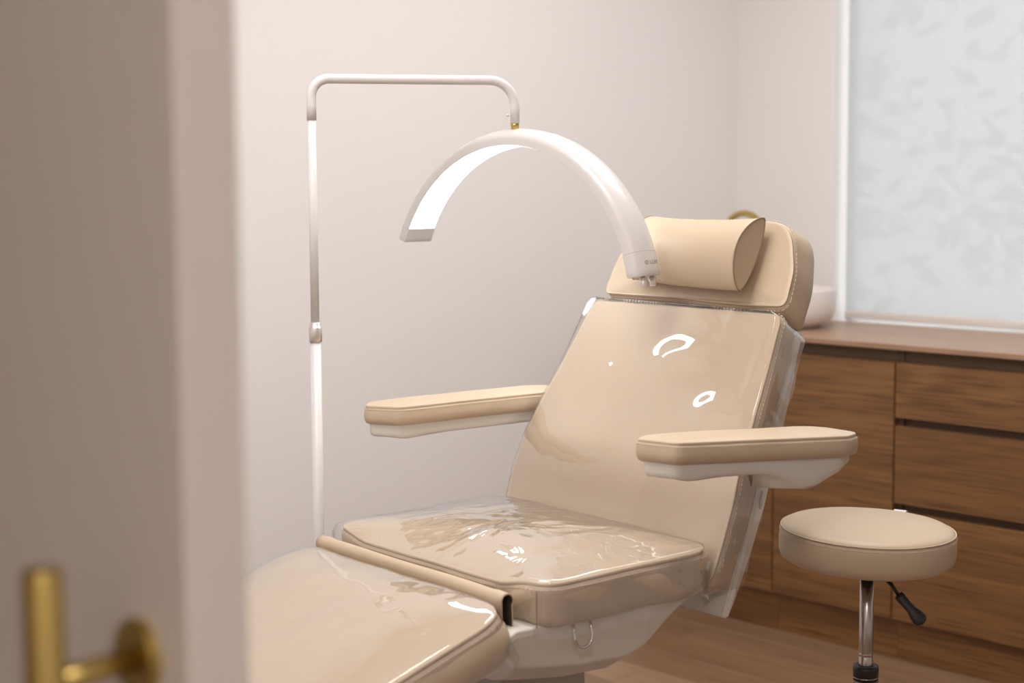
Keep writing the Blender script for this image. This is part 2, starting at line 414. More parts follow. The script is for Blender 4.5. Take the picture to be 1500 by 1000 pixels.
bm = bmesh.new(); tube(bm, [(-.0, 0, .075), (-.045, .0, .08), (-.075, 0, .095)], [.008, .006, .005], 14); obj('lever', bm, M_brass, tap, smooth=True)

# ================================================================== sliding door in front of the opening
dr = bpy.data.objects.new('door_1', None); COL.objects.link(dr); dr['kind'] = 'structure'; dr.location = (.5415, .898, FZ)
mbox('door_leaf', (0, 0, .012), (.047, 1.12, 2.34), M_door, dr, .002, 2)
hd = obj('door_handle', bmesh.new(), M_brass, dr)
bm = bmesh.new()
cz = 1.075 - FZ
tube(bm, [(-.077, .043, cz - .40), (-.077, .043, cz - .398), (-.077, .043, cz + .050), (-.077, .043, cz + .052)], [.012, .013, .013, .012], 24)
tube(bm, [(-.004, .056, cz - .022), (-.074, .044, cz - .022)], .0085, 18); tube(bm, [(-.004, .046, cz - .33), (-.072, .044, cz - .33)], .0085, 18)
bm.to_mesh(hd.data); bm.free(); hd.data.polygons.foreach_set('use_smooth', [True] * len(hd.data.polygons))
for dz in (-.022, -.33):
    bm = bmesh.new()
    skin(bm, [[Vector((x, .058 + r * math.cos(a * PI / 16), cz + dz + r * math.sin(a * PI / 16))) for a in range(32)] for x, r in ((0.001, .026), (-.006, .026), (-.0075, .0245), (-.0075, .009))])
    obj('rosette', bm, M_brass, dr, smooth=False)

# ================================================================== treatment chair
O = Vector((1.747, 1.839, 0))
chair = thing('treatment_chair', 'beige leather reclining treatment chair with clear plastic covers and two armrests', 'chair', (O.x, O.y, FZ), math.radians(-4.3))
KZ = -FZ    # local z of calibration zero
def V3(a, w, z): return Vector((a, w, z + KZ))

# --- seat cushion
so = rpoly([(.0, .012, .045), (.0, .398, .07), (.62, .398, .07), (.62, .012, .045)])
so = [Vector((p.y * 0 + p.x, p.y)) for p in so]      # (u=w, v=a)
def ccw(o):
    A = sum(o[i - 1].x * o[i].y - o[i].x * o[i - 1].y for i in range(len(o)))
    return o if A > 0 else list(reversed(o))
so = ccw(so)
def seat_top(s, u, v):
    return .003 + .028 * (1 - s ** 3.2) * (1 - .25 * s)
def seat_warp(u, v):
    t = max(0, min(1, (u - .03) / .10)) * max(0, min(1, (.605 - u) / .10)); t = t * t * (3 - 2 * t)
    return -.0165 * t * math.exp(-(v / .10) ** 2) * (.8 + .2 * u / .6) + .006 * (v / .4)
def seat_map(u, v, h): return V3(v, u, .729 + h + seat_warp(u, v) * max(0, min(1, 1 + h * 12)))
def seat_disp(u, v, h, e):
    d = .0016 * nz(u, v, .3, 7)
    q = 0
    if e and h < -.004:
        q = .0035 * nz(u, v, h * 30, 14) + .008 * math.sin((u + v) * 42 + h * 70) * max(0, nz(u, v, 5, 5) + .25) * min(1, -h / .03)
    return d, q
SE = [(0, 0), (.0008, -.0012), (-.0002, -.0028), (.0010, -.0042), (.003, -.010), (.0045, -.020), (.0048, -.035), (.005, -.05), (.002, -.062), (-.006, -.070), (-.03, -.073)]
seat = pad('seat', so, (.31, .2), seat_top, SE, seat_map, M_leather, chair, disp=seat_disp)
stitches('stitching', so, .0045, -.0075, seat_map, seat, disp=seat_disp)
# vertical seams on the front corners
for u in (.010, .610):
    bm = bmesh.new(); tube(bm, [V3(.002, u, .722 - k * .0065) for k in range(10)], .0010, 6)
    obj('corner_seam', bm, M_seam, seat)

def seamline(outline, h, fmap, parent, disp=None, r=.0007, o=0):
    bm = bmesh.new(); nr = normals2(outline); pts = []
    for p, q in zip(outline, nr):
        d, qq = disp(p.x, p.y, h, 1) if disp else (0, 0)
        pts.append(fmap(p.x + q.x * (qq + o), p.y + q.y * (qq + o), h + d))
    pts.append(pts[0]); tube(bm, pts, r, 5); return obj('edge_seam', bm, M_seam, parent)
seamline(so, -.0028, seat_map, seat, seat_disp)
def film(name, outline, c, top, fmap, parent, m, out=.004, lift=.003, skirt=.07, wr=.0025, flare=.004, seed=0, rings=30, free=None, ns=9, pockets=()):
    edge = [(out * .6, lift * .3), (out, -.004), (out + .001, -.012)] + [(out + flare * t, -.012 - (skirt - .012) * t) for t in (.15, .3, .45, .6, .75, .9, 1)]
    def dsp(u, v, h, e):
        pk = sum(A_ * math.exp(-((u - u0) / su) ** 2 - ((v - v0) / sv) ** 2) for u0, v0, su, sv, A_ in pockets)
        r = nz(u, v, seed, ns); r2 = nz(u + .3, v, seed + 4, ns * 2.6)
        d = wr * (r * .8 + (1 - abs(r2) * 2) * .35) + .001
        d = max(d, 0) + pk
        if not e: return d, 0
        k = min(1, -h / skirt) if h < 0 else 0
        q = .003 * k * (nz(u + v, u - v, seed + h * 9, 12) + .6) + (.003 * max(0, math.sin((u * 1.0 + v) * 55 + 3 * nz(u, v, seed, 6)))) * k
        if free: q += free(u, v, h)
        return (d if h >= -.001 else 0), max(q, 0)
    return pad(name, outline, c, lambda s, u, v: top(s, u, v) + lift, edge, fmap, m, parent, rings=rings, bottom=False, disp=dsp)
def seat_free(u, v, h):
    k = max(0, 1 - math.hypot(u - .62, v - .0) / .10)
    return .022 * k * math.sin(min(1, (-h + .02) / .07) * PI) if h < .01 else 0
so_f = [p.copy() for p in so]
film('clear_cover', so, (.31, .2), seat_top, lambda u, v, h: seat_map(u, v, h), seat, M_film_seat, skirt=.085, wr=.003, seed=2.2, free=seat_free)

# --- backrest cushion
BP = [(.385, .655), (.402, .700), (.416, .735), (.438, .80), (.462, .862), (.490, .914), (.517, .960), (.543, 1.003), (.568, 1.046), (.592, 1.089), (.616, 1.130)]
BL = [0]
for a, b in zip(BP, BP[1:]): BL.append(BL[-1] + math.dist(a, b))
BT = BL[-1]
def along(P, L, v):
    v_ = min(max(v, 0), L[-1]); k = 0
    while k < len(L) - 2 and L[k + 1] < v_: k += 1
    t = (v_ - L[k]) / (L[k + 1] - L[k])
    def tan(i):
        a = P[max(i - 1, 0)]; b = P[min(i + 1, len(P) - 1)]; d = math.dist(a, b); return ((b[0] - a[0]) / d, (b[1] - a[1]) / d)
    ta, tb = tan(k), tan(k + 1); tx, tz = ta[0] * (1 - t) + tb[0] * t, ta[1] * (1 - t) + tb[1] * t
    d = math.hypot(tx, tz); tx /= d; tz /= d
    a = P[k][0] * (1 - t) + P[k + 1][0] * t + tx * (v - v_); z = P[k][1] * (1 - t) + P[k + 1][1] * t + tz * (v - v_)
    return a, z, tx, tz
def back_map(u, v, h):
    a, z, tx, tz = along(BP, BL, v)
    return V3(a - tz * h, u, z + tx * h)
bo = ccw(rpoly([(.012, .0, .05), (.608, .0, .05), (.615, .16, .25), (.600, .30, .3), (.566, BT - .004, .022), (.054, BT - .004, .022), (.020, .30, .3), (.005, .16, .25)]))
def back_top(s, u, v): return .001 + .004 * (1 - s ** 3) + .020 * math.exp(-((v - .20) / .075) ** 2) * (1 - s ** 4)
def back_disp(u, v, h, e):
    d = .0016 * nz(u, v, 8.3, 6); q = 0
    if e and h < -.004: q = .002 * nz(u, v, h * 30 + 3, 12) + (.003 * math.sin(v * 140) * max(0, 1 - v / .22) if h > -.04 else 0)
    return d, q
BE = [(0, 0), (.0008, -.0012), (-.0002, -.0028), (.0010, -.0042), (.0022, -.010), (.0005, -.027), (-.004, -.045), (-.009, -.058), (-.017, -.064), (-.04, -.068)]
back = pad('backrest', bo, (.31, BT * .5), back_top, BE, back_map, M_leather, chair, rings=20, disp=back_disp)
seamline(bo, -.0028, back_map, back, back_disp)
stitches('stitching', bo, .0045, -.0075, back_map, back, disp=back_disp)
film('clear_cover', bo, (.31, BT * .5), lambda s, u, v: back_top(s, u, v) + .012 * max(0, (v - .36) / .17) ** 1.4 * (.7 + .6 * u / .6), back_map, back, M_film, skirt=.085, wr=.0012, flare=-.012, seed=6.1, rings=60, ns=6,
     pockets=((.250, .416, .062, .034, .0150), (.285, .400, .018, .016, .0022), (.118, .322, .050, .034, .0125), (.135, .30, .014, .014, .002), (.425, .378, .014, .012, .0032), (.06, .40, .012, .10, .0025), (.54, .12, .03, .10, .002)))

# --- backrest shell (moulded plastic behind the cushion)
bm = bmesh.new(); rings = []
for k in range(19):
    v = -.03 + (BT - .012 + .03) * k / 18
    a, z, tx, tz = along(BP, BL, v)
    t = max(0, v) / BT
    hw = .292 - .045 * max(0, (t - .35) / .65) ** 1.2
    top_h, bot_h = -.060, -.098 - .016 * math.sin(PI * min(1, t * 1.1))
    if k == 0: bot_h = -.085
    cs = [(-hw, top_h), (-hw - .001, top_h - .012), (-hw + .012, bot_h + .008), (-hw + .035, bot_h), (hw - .035, bot_h), (hw - .012, bot_h + .008), (hw + .001, top_h - .012), (hw, top_h)]
    rings.append([V3(a - tz * h, .31 + w, z + tx * h) for w, h in cs])
skin(bm, rings)
bmesh.ops.recalc_face_normals(bm, faces=bm.faces[:])
bmesh.ops.bevel(bm, geom=[e for e in bm.edges if e.is_boundary is False and e.calc_face_angle(0) > .9], offset=.003, segments=2, affect='EDGES')
bshell = obj('backrest_shell', bm, M_shell, chair, smooth=False)
# clips holding the film at the edge of the shell
for (v, hh) in ((.44, -.078), (.19, -.076)):
    a, z, tx, tz = along(BP, BL, v)
    p = V3(a - tz * hh, .31 - .292 + (.040 if v > .3 else .004), z + tx * hh)
    bm = bmesh.new(); tube(bm, [p + Vector((-.004, -.008, -.016)), p + Vector((0, -.008, 0)), p + Vector((.005, -.006, .016))], [.002, .0038, .002], 10)
    obj('cover_clip', bm, M_whiteP, bshell, smooth=True)

# --- headrest
HP = [(.630, 1.140), (.648, 1.178), (.664, 1.215), (.678, 1.250), (.693, 1.292), (.700, 1.310)]
HL = [0]
for a, b in zip(HP, HP[1:]): HL.append(HL[-1] + math.dist(a, b))
HT = HL[-1]
def head_map(u, v, h):
    a, z, tx, tz = along(HP, HL, v)
    k = min(0, h) * max(0, 1 - v / HT)
    return V3(a - tz * h + k * .30, u, z + tx * h + k * .26)
ho = ccw(rpoly([(.062, .002, .016), (.558, .002, .016), (.552, .07, .10), (.512, .165, .085), (.108, .165, .085), (.068, .07, .10)]))
def head_top(s, u, v): return .001 + .008 * (1 - s ** 3) - .006 * math.exp(-((u - .31) / .12) ** 2) * (1 - s)
def head_disp(u, v, h, e):
    d = .0012 * nz(u, v, 2.3, 8) 
    q = .002 * nz(u, v, h * 20 + 6, 10) if (e and h < -.004) else 0
    if e and v < .02 and h < 0: q += .004 * math.sin((u - .05) * 12)
    return d, q
HE = [(0, 0), (.0008, -.0012), (-.0002, -.0028), (.0010, -.0042), (.0020, -.010), (.003, -.03), (.003, -.055), (0, -.072), (-.009, -.084), (-.03, -.088)]
head = pad('headrest', ho, (.31, .085), head_top, HE, head_map, M_leather, chair, rings=14, disp=head_disp)
seamline(ho, -.0028, head_map, head, head_disp)
stitches('stitching', ho, .0045, -.0075, head_map, head, disp=head_disp)
# headrest carrier behind
bm = bmesh.new()
a0 = along(BP, BL, BT - .03)
for w in (.25, .37):
    tube(bm, [V3(.655, w, 1.03), V3(.70, w, 1.10), V3(.745, w, 1.17)], .008, 12)
box(bm, V3(.735, .22, 1.13), V3(.752, .40, 1.22), .004)
obj('headrest_bracket', bm, M_chromed, chair)
bm = bmesh.new(); 
tube(bm, [V3(.672, .075, 1.082), V3(.674, .066, 1.084)], .009, 18)
obj('hinge_cap', bm, M_whiteP, chair)

# --- neck pillow (rests on the headrest)
pw = thing('neck_pillow', 'small beige leather bolster pillow resting on the headrest', 'pillow', (O.x, O.y, FZ), math.radians(-4.3))
bm = bmesh.new()
def pil_sec(w, t, k):
    """closed lens section at width w; k 0..n around, returns a,z"""
    f = (w - .296) / .156
    zb = 1.171 + .0035 * f - .003 * (1 - f * f); zt = 1.293 + .006 * abs(f) ** 2 + .0 * f
    ab = .592 + .024 * (f * .5 + .5); at_ = .664 + .006 * f
    return zb, zt, ab, at_
N = 40; rings = []
for i in range(33):
    w = .140 + .312 * i / 32
    zb, zt, ab, at_ = pil_sec(w, 0, 0)
    B = Vector((ab, zb)); T = Vector((at_, zt)); d = T - B; L = d.length; dn = d.normalized(); nn = Vector((-dn.y, dn.x))
    f = abs((w - .296) / .156); puff = 1 - .10 * f ** 4
    r = []
    for k in range(N):
        t = 2 * PI * k / N
        s = .5 - .5 * math.cos(t)                       # 0 bottom .. 1 top .. 0
        prof_ = math.sin(PI * s) ** .60 if 0 < s < 1 else 0
        side = .050 * puff if t < PI else -.017 * puff
        shift = (.10 * math.sin(2 * PI * s)) * .1
        q = B + d * (s + shift * 0) + nn * prof_ * side
        r.append(V3(q.x, w, q.y + .0008 * nz(w * 20, t, 1, 1)))
    rings.append(r)
skin(bm, rings)
bmesh.ops.recalc_face_normals(bm, faces=bm.faces[:])
pb = obj('pillow_body', bm, M_leather, pw, smooth=True)
for p in pb.data.polygons:
    if len(p.vertices) > 4: p.use_smooth = False
for w, r in ((.1395, rings[0]), (.4525, rings[-1])):
    bm = bmesh.new(); tube(bm, list(r) + [r[0]], .0013, 6); obj('end_seam', bm, M_seam, pw, smooth=True)

# --- leg rest
LA = math.radians(20)
LP = [(-.052, .668), (-.062, .700), (-.085, .7085), (-.12, .695), (-.20, .660), (-.34, .600), (-.52, .520), (-.60, .484)]
lo_ = ccw(rpoly([(-.004, .004, .085), (.622, .004, .065), (.60, .60, .06), (.02, .60, .06)], 200))
def leg_map(u, v, h):
    # v measured from the rear edge towards the feet; flat plane with a rolled rear edge
    a = -.047 - v * math.cos(LA); z = .7085 - v * math.sin(LA) - .008 * math.exp(-v * 18)
    nx, nzz = -math.sin(LA), math.cos(LA)
    return V3(a + nx * h, u, z + nzz * h)
def leg_top(s, u, v): return .003 + .020 * (1 - s ** 5)
def leg_disp(u, v, h, e):
    d = .0015 * nz(u, v, 12.3, 6); q = 0
    if e and h < -.004: q = .0025 * nz(u, v, h * 25 + 1, 12)
    return d, q
LE = [(0, 0), (.0008, -.0012), (-.0002, -.0028), (.0010, -.0042), (.004, -.012), (.008, -.025), (.009, -.042), (.006, -.058), (0, -.070), (-.012, -.078), (-.04, -.082)]
legr = pad('leg_rest', lo_, (.31, .3), leg_top, LE, leg_map, M_leather, chair, rings=22, disp=leg_disp)
seamline(lo_, -.0028, leg_map, legr, leg_disp)
stitches('stitching', lo_, .0045, -.0075, leg_map, legr, disp=leg_disp)
film('clear_cover', lo_, (.31, .3), leg_top, leg_map, legr, M_film, skirt=.085, wr=.0032, flare=.006, seed=9.4, rings=34)

# --- leather flap rolled up between leg rest and seat
bm = bmesh.new(); rings = []
for i in range(41):
    w = .048 + .558 * i / 40
    k = i / 40
    r0 = .0085 + .0012 * math.sin(k * 9) + (.0018 if k > .93 or k < .07 else 0)
    c_a, c_z = -.027, .7045 + .002 * math.sin(k * 4) + .003 * k
    row = []
    for j in range(15):
        t = math.radians(-40 + 230 * j / 14)
        row.append(Vector((c_a + r0 * math.cos(t), c_z + r0 * math.sin(t))))
    row = [Vector((c_a + .008, c_z - .055 - .003 * math.sin(k * 50))), Vector((c_a + .009, c_z - .03))] + row + [Vector((c_a - .010, c_z - .028))]
    rings.append([V3(p.x, w, p.y) for p in row])
skin(bm, rings, False, (False, False))
bmesh.ops.reverse_faces(bm, faces=bm.faces[:])
fl = obj('rolled_flap', bm, M_leather, chair, smooth=True)
md = fl.modifiers.new('s', 'SOLIDIFY'); md.thickness = .0025; md.offset = 1
md.material_offset = 1; fl.data.materials.append(M_dark); md.material_offset_rim = 0

# --- seat shell
bm = bmesh.new(); rings = []
prof_s = [(-.045, .655, .612), (-.03, .662, .596), (.02, .662, .586), (.12, .662, .572), (.22, .663, .568), (.26, .664, .578), (.30, .668, .606), (.34, .674, .632), (.385, .690, .658), (.41, .715, .68)]
for a, zt, zb in prof_s:
    hw = .288
    cs = [(-hw, zt), (-hw, zt - .012), (-hw + .016, zb + .004), (-hw + .07, zb - .03), (hw - .07, zb - .03), (hw - .016, zb + .004), (hw, zt - .012), (hw, zt)]
    rings.append([V3(a, .31 + w, z) for w, z in cs])
skin(bm, rings); bmesh.ops.recalc_face_normals(bm, faces=bm.faces[:])
sshell = obj('seat_shell', bm, M_shell, chair, smooth=False)
bv = sshell.modifiers.new('b', 'BEVEL'); bv.width = .005; bv.segments = 3; bv.limit_method = 'ANGLE'; bv.angle_limit = .5
# U-shaped steel loop under the seat edge
bm = bmesh.new()
c0 = V3(.097, .012, .634)
tube(bm, [c0 + Vector((-.0185, .0, .022)), c0 + Vector((-.0185, -.004, .010))] + [c0 + Vector((-.0185 * math.cos(t), -.006, -.0185 * math.sin(t) * .95)) for t in [PI * k / 12 for k in range(13)]] + [c0 + Vector((.0185, -.004, .010)), c0 + Vector((.0185, 0, .022))], .0029, 10)
obj('steel_loop', bm, M_chrome, chair, smooth=True)
# leg rest hinge arm, yoke and pedestal
for w in (.07, .55):
    bm = bmesh.new(); tube(bm, [V3(-.12, w, .585), V3(-.02, w, .592), V3(.10, w, .585)], .009, 12)
    obj('hinge_arm', bm, M_shell, chair, smooth=True)
bm = bmesh.new()
def prow(z, a0, a1, w0, w1, r=.02):
    o = rpoly([(a0, w0, r), (a1, w0, r), (a1, w1, r), (a0, w1, r)], 48); return [V3(p.x, p.y, z) for p in o]
skin(bm, [prow(.575, .03, .27, .16, .46), prow(.56, .035, .262, .165, .455), prow(.535, .06, .235, .175, .445), prow(.528, .075, .22, .18, .44)])
obj('yoke', bm, M_shell, chair, smooth=False)
bm = bmesh.new()
skin(bm, [prow(.531, .015, .262, .19, .43, .03), prow(.525, .008, .268, .185, .435, .03), prow(.40, .0, .27, .18, .44, .03), prow(.12, -.04, .27, .16, .46, .04), prow(.06, -.05, .28, .15, .47, .04)])
obj('pedestal_column', bm, mat('grey_cover', (.40, .36, .31), .5), chair, smooth=False)
bm = bmesh.new()
skin(bm, [prow(FZ + .0, -.24, .40, .02, .60, .06), prow(FZ + .055, -.24, .40, .02, .60, .06), prow(FZ + .075, -.225, .385, .035, .585, .06), prow(FZ + .096, -.18, .34, .08, .54, .05)])
obj('base', bm, M_shell, chair, smooth=False)

# --- armrests
def armrest(poly, z0, tilt, side, cfront, bulge):
    """poly: rounded (a,w,r) plan of the pad; z0 pad top at a=.2"""
    o = ccw(rpoly(poly, 120)); ca = sum(p.x for p in o) / len(o); cw = sum(p.y for p in o) / len(o)
    def fm(u, v, h): return V3(u, v, z0 + (u - .2) * tilt + h)
    ax0 = min(p.x for p in o); ax1 = max(p.x for p in o)
    # shell with bulge at the rear underside
    inn = [Vector((ca + (p.x - ca) * .975, cw + (p.y - cw) * .86)) for p in o]
    rings = []
    def und(a):
        t = (a - ax0) / (ax1 - ax0)
        return -.060 - bulge * math.exp(-((t - .70) / .13) ** 2) + .012 * max(0, (t - .86) / .14) - .004 * math.exp(-((t - .12) / .06) ** 2)
    rings.append([fm(p.x, p.y, -.030) for p in inn]); rings.append([fm(p.x, p.y, -.040) for p in inn])
    for f_, hf in ((1, .55), (.97, .85), (.90, 1.0), (.5, 1.0), (.05, 1.0)):
        rings.append([fm(ca + (p.x - ca) * (1 - (1 - f_) * .25 if f_ > .6 else f_), cw + (p.y - cw) * f_, -.040 + (und(p.x) + .040) * hf) for p in inn])
    bm = bmesh.new(); skin(bm, rings); bmesh.ops.recalc_face_normals(bm, faces=bm.faces[:])
    sh = obj('armrest', bm, M_shell, chair, smooth=True)
    AE = [(0, 0), (.0012, -.002), (.0003, -.0035), (.002, -.0055), (.0035, -.010), (.0045, -.020), (.004, -.028), (.001, -.034), (-.006, -.037), (-.015, -.037)]
    dsp = lambda u, v, h, e: (.0008 * nz(u, v, 3, 10), .0012 * nz(u, v, h * 30, 16) if e and h < -.004 else 0)
    pd = pad('arm_pad', o, (ca, cw), lambda s, u, v: .001 + .006 * (1 - s ** 4), AE, fm, M_leather, sh, rings=10, disp=dsp)
    seamline(o, -.0026, fm, pd, dsp, .0005)
    stitches('stitching', o, .0038, -.0065, fm, pd, disp=dsp, step=.007, ln=.0045, rad=.0006)
    return sh
ra = armrest([(.190, -.020, .012), (.2125, -.090, .02), (.555, -.150, .02), (.610, -.128, .03), (.612, -.035, .03), (.30, .002, .02), (.235, .008, .02)], .951, -.045, -1, 0, .030)
la = armrest([(.136, .700, .010), (.172, .638, .02), (.56, .625, .02), (.60, .65, .03), (.605, .715, .03), (.215, .738, .03), (.165, .735, .02)], .937, .005, 1, 0, .0)
for w0, w1, zz in ((-.075, .04, .872), (.58, .66, .872)):
    bm = bmesh.new(); tube(bm, [V3(.50, w0, zz + .01), V3(.505, (w0 + w1) / 2, zz), V3(.56, w1, zz)], .013, 14)
    obj('armrest_bracket', bm, M_shell, chair, smooth=True)

# ================================================================== half-moon floor lamp
LPx, LPy = 1.892, 2.630
lamp = thing('half_moon_floor_lamp', 'tall white floor lamp with a lit half-moon head hanging over the chair', 'lamp', (LPx, LPy, FZ))
def LV(x, y, z): return Vector((x - LPx, y - LPy, z - FZ))
bm = bmesh.new(); lathe(bm, [(.150, 0), (.150, .012), (.146, .018), (.135, .022), (.02, .024), (.018, .06), (.0115, .062)], seg=56); obj('base', bm, M_white, lamp, smooth=False)
bm = bmesh.new(); tube(bm, [LV(LPx, LPy, FZ + .05), LV(LPx, LPy, 1.066)], .0111, 24); obj('lower_pole', bm, M_white, lamp, smooth=True)
bm = bmesh.new(); tube(bm, [LV(LPx, LPy, 1.061), LV(LPx, LPy, 1.499)], .0085, 24); obj('upper_pole', bm, M_white, lamp, smooth=True)
bm = bmesh.new(); lathe(bm, [(.0118, 0), (.0130, .001), (.0130, .028), (.0122, .0295), (.0113, .0300), (.0113, .0375), (.009, .0395)], seg=32); o_ = obj('height_collar', bm, M_silver, lamp, LV(LPx, LPy, 1.058), True)
HX, HY = 2.2527, 2.4373
dv = Vector((HX - LPx, HY - LPy, 0)); dl = dv.length; du = dv / dl
pa = [LV(LPx, LPy, 1.492), LV(LPx, LPy, 1.52)] + arc(LV(LPx, LPy, 1.572 - .035) + du * .035, -du, up, .035, 0, PI / 2, 10) \
     + arc(LV(HX, HY, 1.572 - .052) - du * .052, up, du, .052, 0, PI / 2, 12) + [LV(HX, HY, 1.487)]
bm = bmesh.new(); tube(bm, pa, .0095, 24); obj('bent_arm', bm, M_white, lamp, smooth=True)
bm = bmesh.new(); tube(bm, [LV(HX, HY, 1.488), LV(HX, HY, 1.482), LV(HX, HY, 1.480), LV(HX, HY, 1.474)], [.0085, .0085, .0078, .0085], 20); obj('swivel_joint', bm, M_brass, lamp, smooth=True)
bm = bmesh.new()
p0 = LV(HX, HY, 1.503)
tube(bm, [p0 - du * .008, p0 - du * .0125], .0015, 10); tube(bm, [p0 - du * .0125, p0 - du * .0135, p0 - du * .0165, p0 - du * .0175], [.002, .0033, .0033, .002], 14); obj('thumb_screw', bm, M_chrome, lamp, smooth=True)
# arch head
AC = Vector((2.2589, 2.4332, 1.1293)); At = Vector((.091, -.9958, 0)).normalized(); An = Vector((-.9958, -.091, 0)).normalized()
RI, HW = .3137, .0384
def AP(th, r, o): return AC + (At * math.cos(th) + up * math.sin(th)) * r + An * o - Vector((LPx, LPy, FZ))
def dsec(r0, hw, side=.013, top=.033, n=16):
    return [(r0, hw), (r0 + side, hw)] + [(r0 + side + (top - side) * math.sin(PI * k / n), hw * math.cos(PI * k / n)) for k in range(1, n)] + [(r0 + side, -hw), (r0, -hw)]
def sweep(a0, a1, sec, n): return [[AP(math.radians(a0 + (a1 - a0) * i / n), r, o) for r, o in sec] for i in range(n + 1)]
bm = bmesh.new(); skin(bm, sweep(18.6, 153, dsec(RI, HW), 96)); bmesh.ops.recalc_face_normals(bm, faces=bm.faces[:])
body = obj('lamp_head', bm, M_whiteP, lamp, smooth=True)
for p in body.data.polygons:
    if len(p.vertices) > 4: p.use_smooth = False
em = body.modifiers.new('e', 'EDGE_SPLIT'); em.split_angle = .7
bm = bmesh.new(); skin(bm, sweep(18.8, 152.8, [(RI - .0003, HW - .0014), (RI + .002, HW - .0014), (RI + .002, -HW + .0014), (RI - .0003, -HW + .0014)], 96)); bmesh.ops.recalc_face_normals(bm, faces=bm.faces[:])
obj('light_strip', bm, M_led, lamp)
for a0, a1 in ((153.1, 158.6), (18.5, 10.6)):
    bm = bmesh.new()
    g = .0009; s1 = dsec(RI - g, HW + g, .0135, .0345)
    am = a0 + (a1 - a0) * .93
    s2 = [(RI + .016 + (r - RI - .016) * .93, o * .96) for r, o in s1]
    skin(bm, sweep(a0, am, s1, 4) + [[AP(math.radians(a1), r, o) for r, o in s2]]); bmesh.ops.recalc_face_normals(bm, faces=bm.faces[:])
    c_ = obj('end_cap', bm, M_whiteP, lamp, smooth=True)
    for p in c_.data.polygons:
        if len(p.vertices) > 4: p.use_smooth = False
    c_.modifiers.new('e', 'EDGE_SPLIT').split_angle = .6
    capR = c_
td = (At * math.sin(math.radians(10)) - up * math.cos(math.radians(10)))      # direction past the right end
for o in (.013, -.015):
    bm = bmesh.new(); p = AP(math.radians(10.7), RI + .017, o)
    tube(bm, [p, p + td * .0025, p + td * .003, p + td * .018, p + td * .020], [.0045, .0045, .0072, .0064, .005], 16)
    obj('control_knob', bm, M_knob, lamp, smooth=True)
# brand print on the right end cap, bent round the cap
def cap_print(txt, size, th0, o0):
    cu = bpy.data.curves.new('print', 'FONT'); cu.body = txt; cu.size = size; cu.extrude = 0; cu.resolution_u = 3
    to = bpy.data.objects.new('print', cu); COL.objects.link(to)
    bpy.context.view_layer.update()
    me = bpy.data.meshes.new_from_object(to.evaluated_get(bpy.context.evaluated_depsgraph_get()))
    bpy.data.objects.remove(to)
    side, top, hw = .0135, .0345, HW + .0009
    for v in me.vertices:
        s = v.co.x; ph = o0 + s / .034            # angle round the dome
        r = RI - .0009 + side + (top - side) * math.sin(ph) + .0003; oo = hw * math.cos(ph) * 1.008
        th = math.radians(th0) + v.co.y / (RI + .03)
        v.co = AP(th, r, oo)
    o = obj('brand_print', me, M_label, lamp); return o
cap_print('\u00d8 LUVO', .0105, 14.2, math.radians(62))

# ================================================================== round stool
SC = Vector((2.601, 1.821, FZ))

stool = thing('round_stool', 'round beige leather stool on a chrome post, beside the chair before the drawers', 'stool', SC)
SR = .166; TZ = .712 - FZ
tilt = Matrix.Rotation(math.radians(1.6), 3, Vector((fw.x, fw.y, 0))) @ Matrix.Rotation(math.radians(1.4), 3, Vector((rt.x, rt.y, 0)))
def SV(x, y, z): return tilt @ Vector((x, y, z - TZ)) + Vector((0, 0, TZ))
prof = [(.0005, .006), (.03, .0058), (.07, .0050), (.11, .0035), (.14, .001), (.155, -.002), (.162, -.006), (.1645, -.0095), (.1635, -.011), (.1660, -.013), (.1675, -.022), (.168, -.04), (.167, -.055), (.163, -.066), (.153, -.072), (.13, -.074), (.06, -.074)]
bm = bmesh.new(); seg = 120
skin(bm, [[SV(r * math.cos(2 * PI * k / seg), r * math.sin(2 * PI * k / seg), TZ + z + (.0006 * nz(math.cos(2 * PI * k / seg) * r, math.sin(2 * PI * k / seg) * r, z * 9, 16))) for k in range(seg)] for r, z in prof])
bmesh.ops.recalc_face_normals(bm, faces=bm.faces[:])
ss = obj('seat', bm, M_leather, stool, smooth=True)
bm = bmesh.new(); tube(bm, [SV(.1648 * math.cos(t), .1648 * math.sin(t), TZ - .0085) for t in [2 * PI * k / 96 for k in range(97)]], .0014, 6); obj('piping', bm, M_thread, ss, smooth=True)
bm = bmesh.new()
for k in range(130):
    t = 2 * PI * k / 130; t2 = t + 2 * PI / 130 * .6
    tube(bm, [SV(.1672 * math.cos(t), .1672 * math.sin(t), TZ - .0155), SV(.1672 * math.cos(t2), .1672 * math.sin(t2), TZ - .0155)], .0007, 4)
o = obj('stitching', bm, M_thread, ss); o['kind'] = 'stuff'
bm = bmesh.new(); box(bm, (-.05, -.05, TZ - .086), (.05, .05, TZ - .074), .003); lathe(bm, [(.018, TZ - .098), (.018, TZ - .084)], seg=24); obj('mounting_plate', bm, M_black, stool)
bm = bmesh.new(); lathe(bm, [(.0135, .40 - FZ), (.0135, .450 - FZ), (.0128, .451 - FZ), (.0128, .454 - FZ), (.0135, .455 - FZ), (.0135, .457 - FZ), (.0130, .458 - FZ), (.0135, .460 - FZ), (.0135, TZ - .09)], seg=32); obj('gas_post', bm, M_chromed, stool, smooth=True)
bm = bmesh.new(); lathe(bm, [(.024, .13), (.024, .41 - FZ), (.0245, .412 - FZ)], seg=32); obj('post_sleeve', bm, M_chromed, stool, smooth=True)
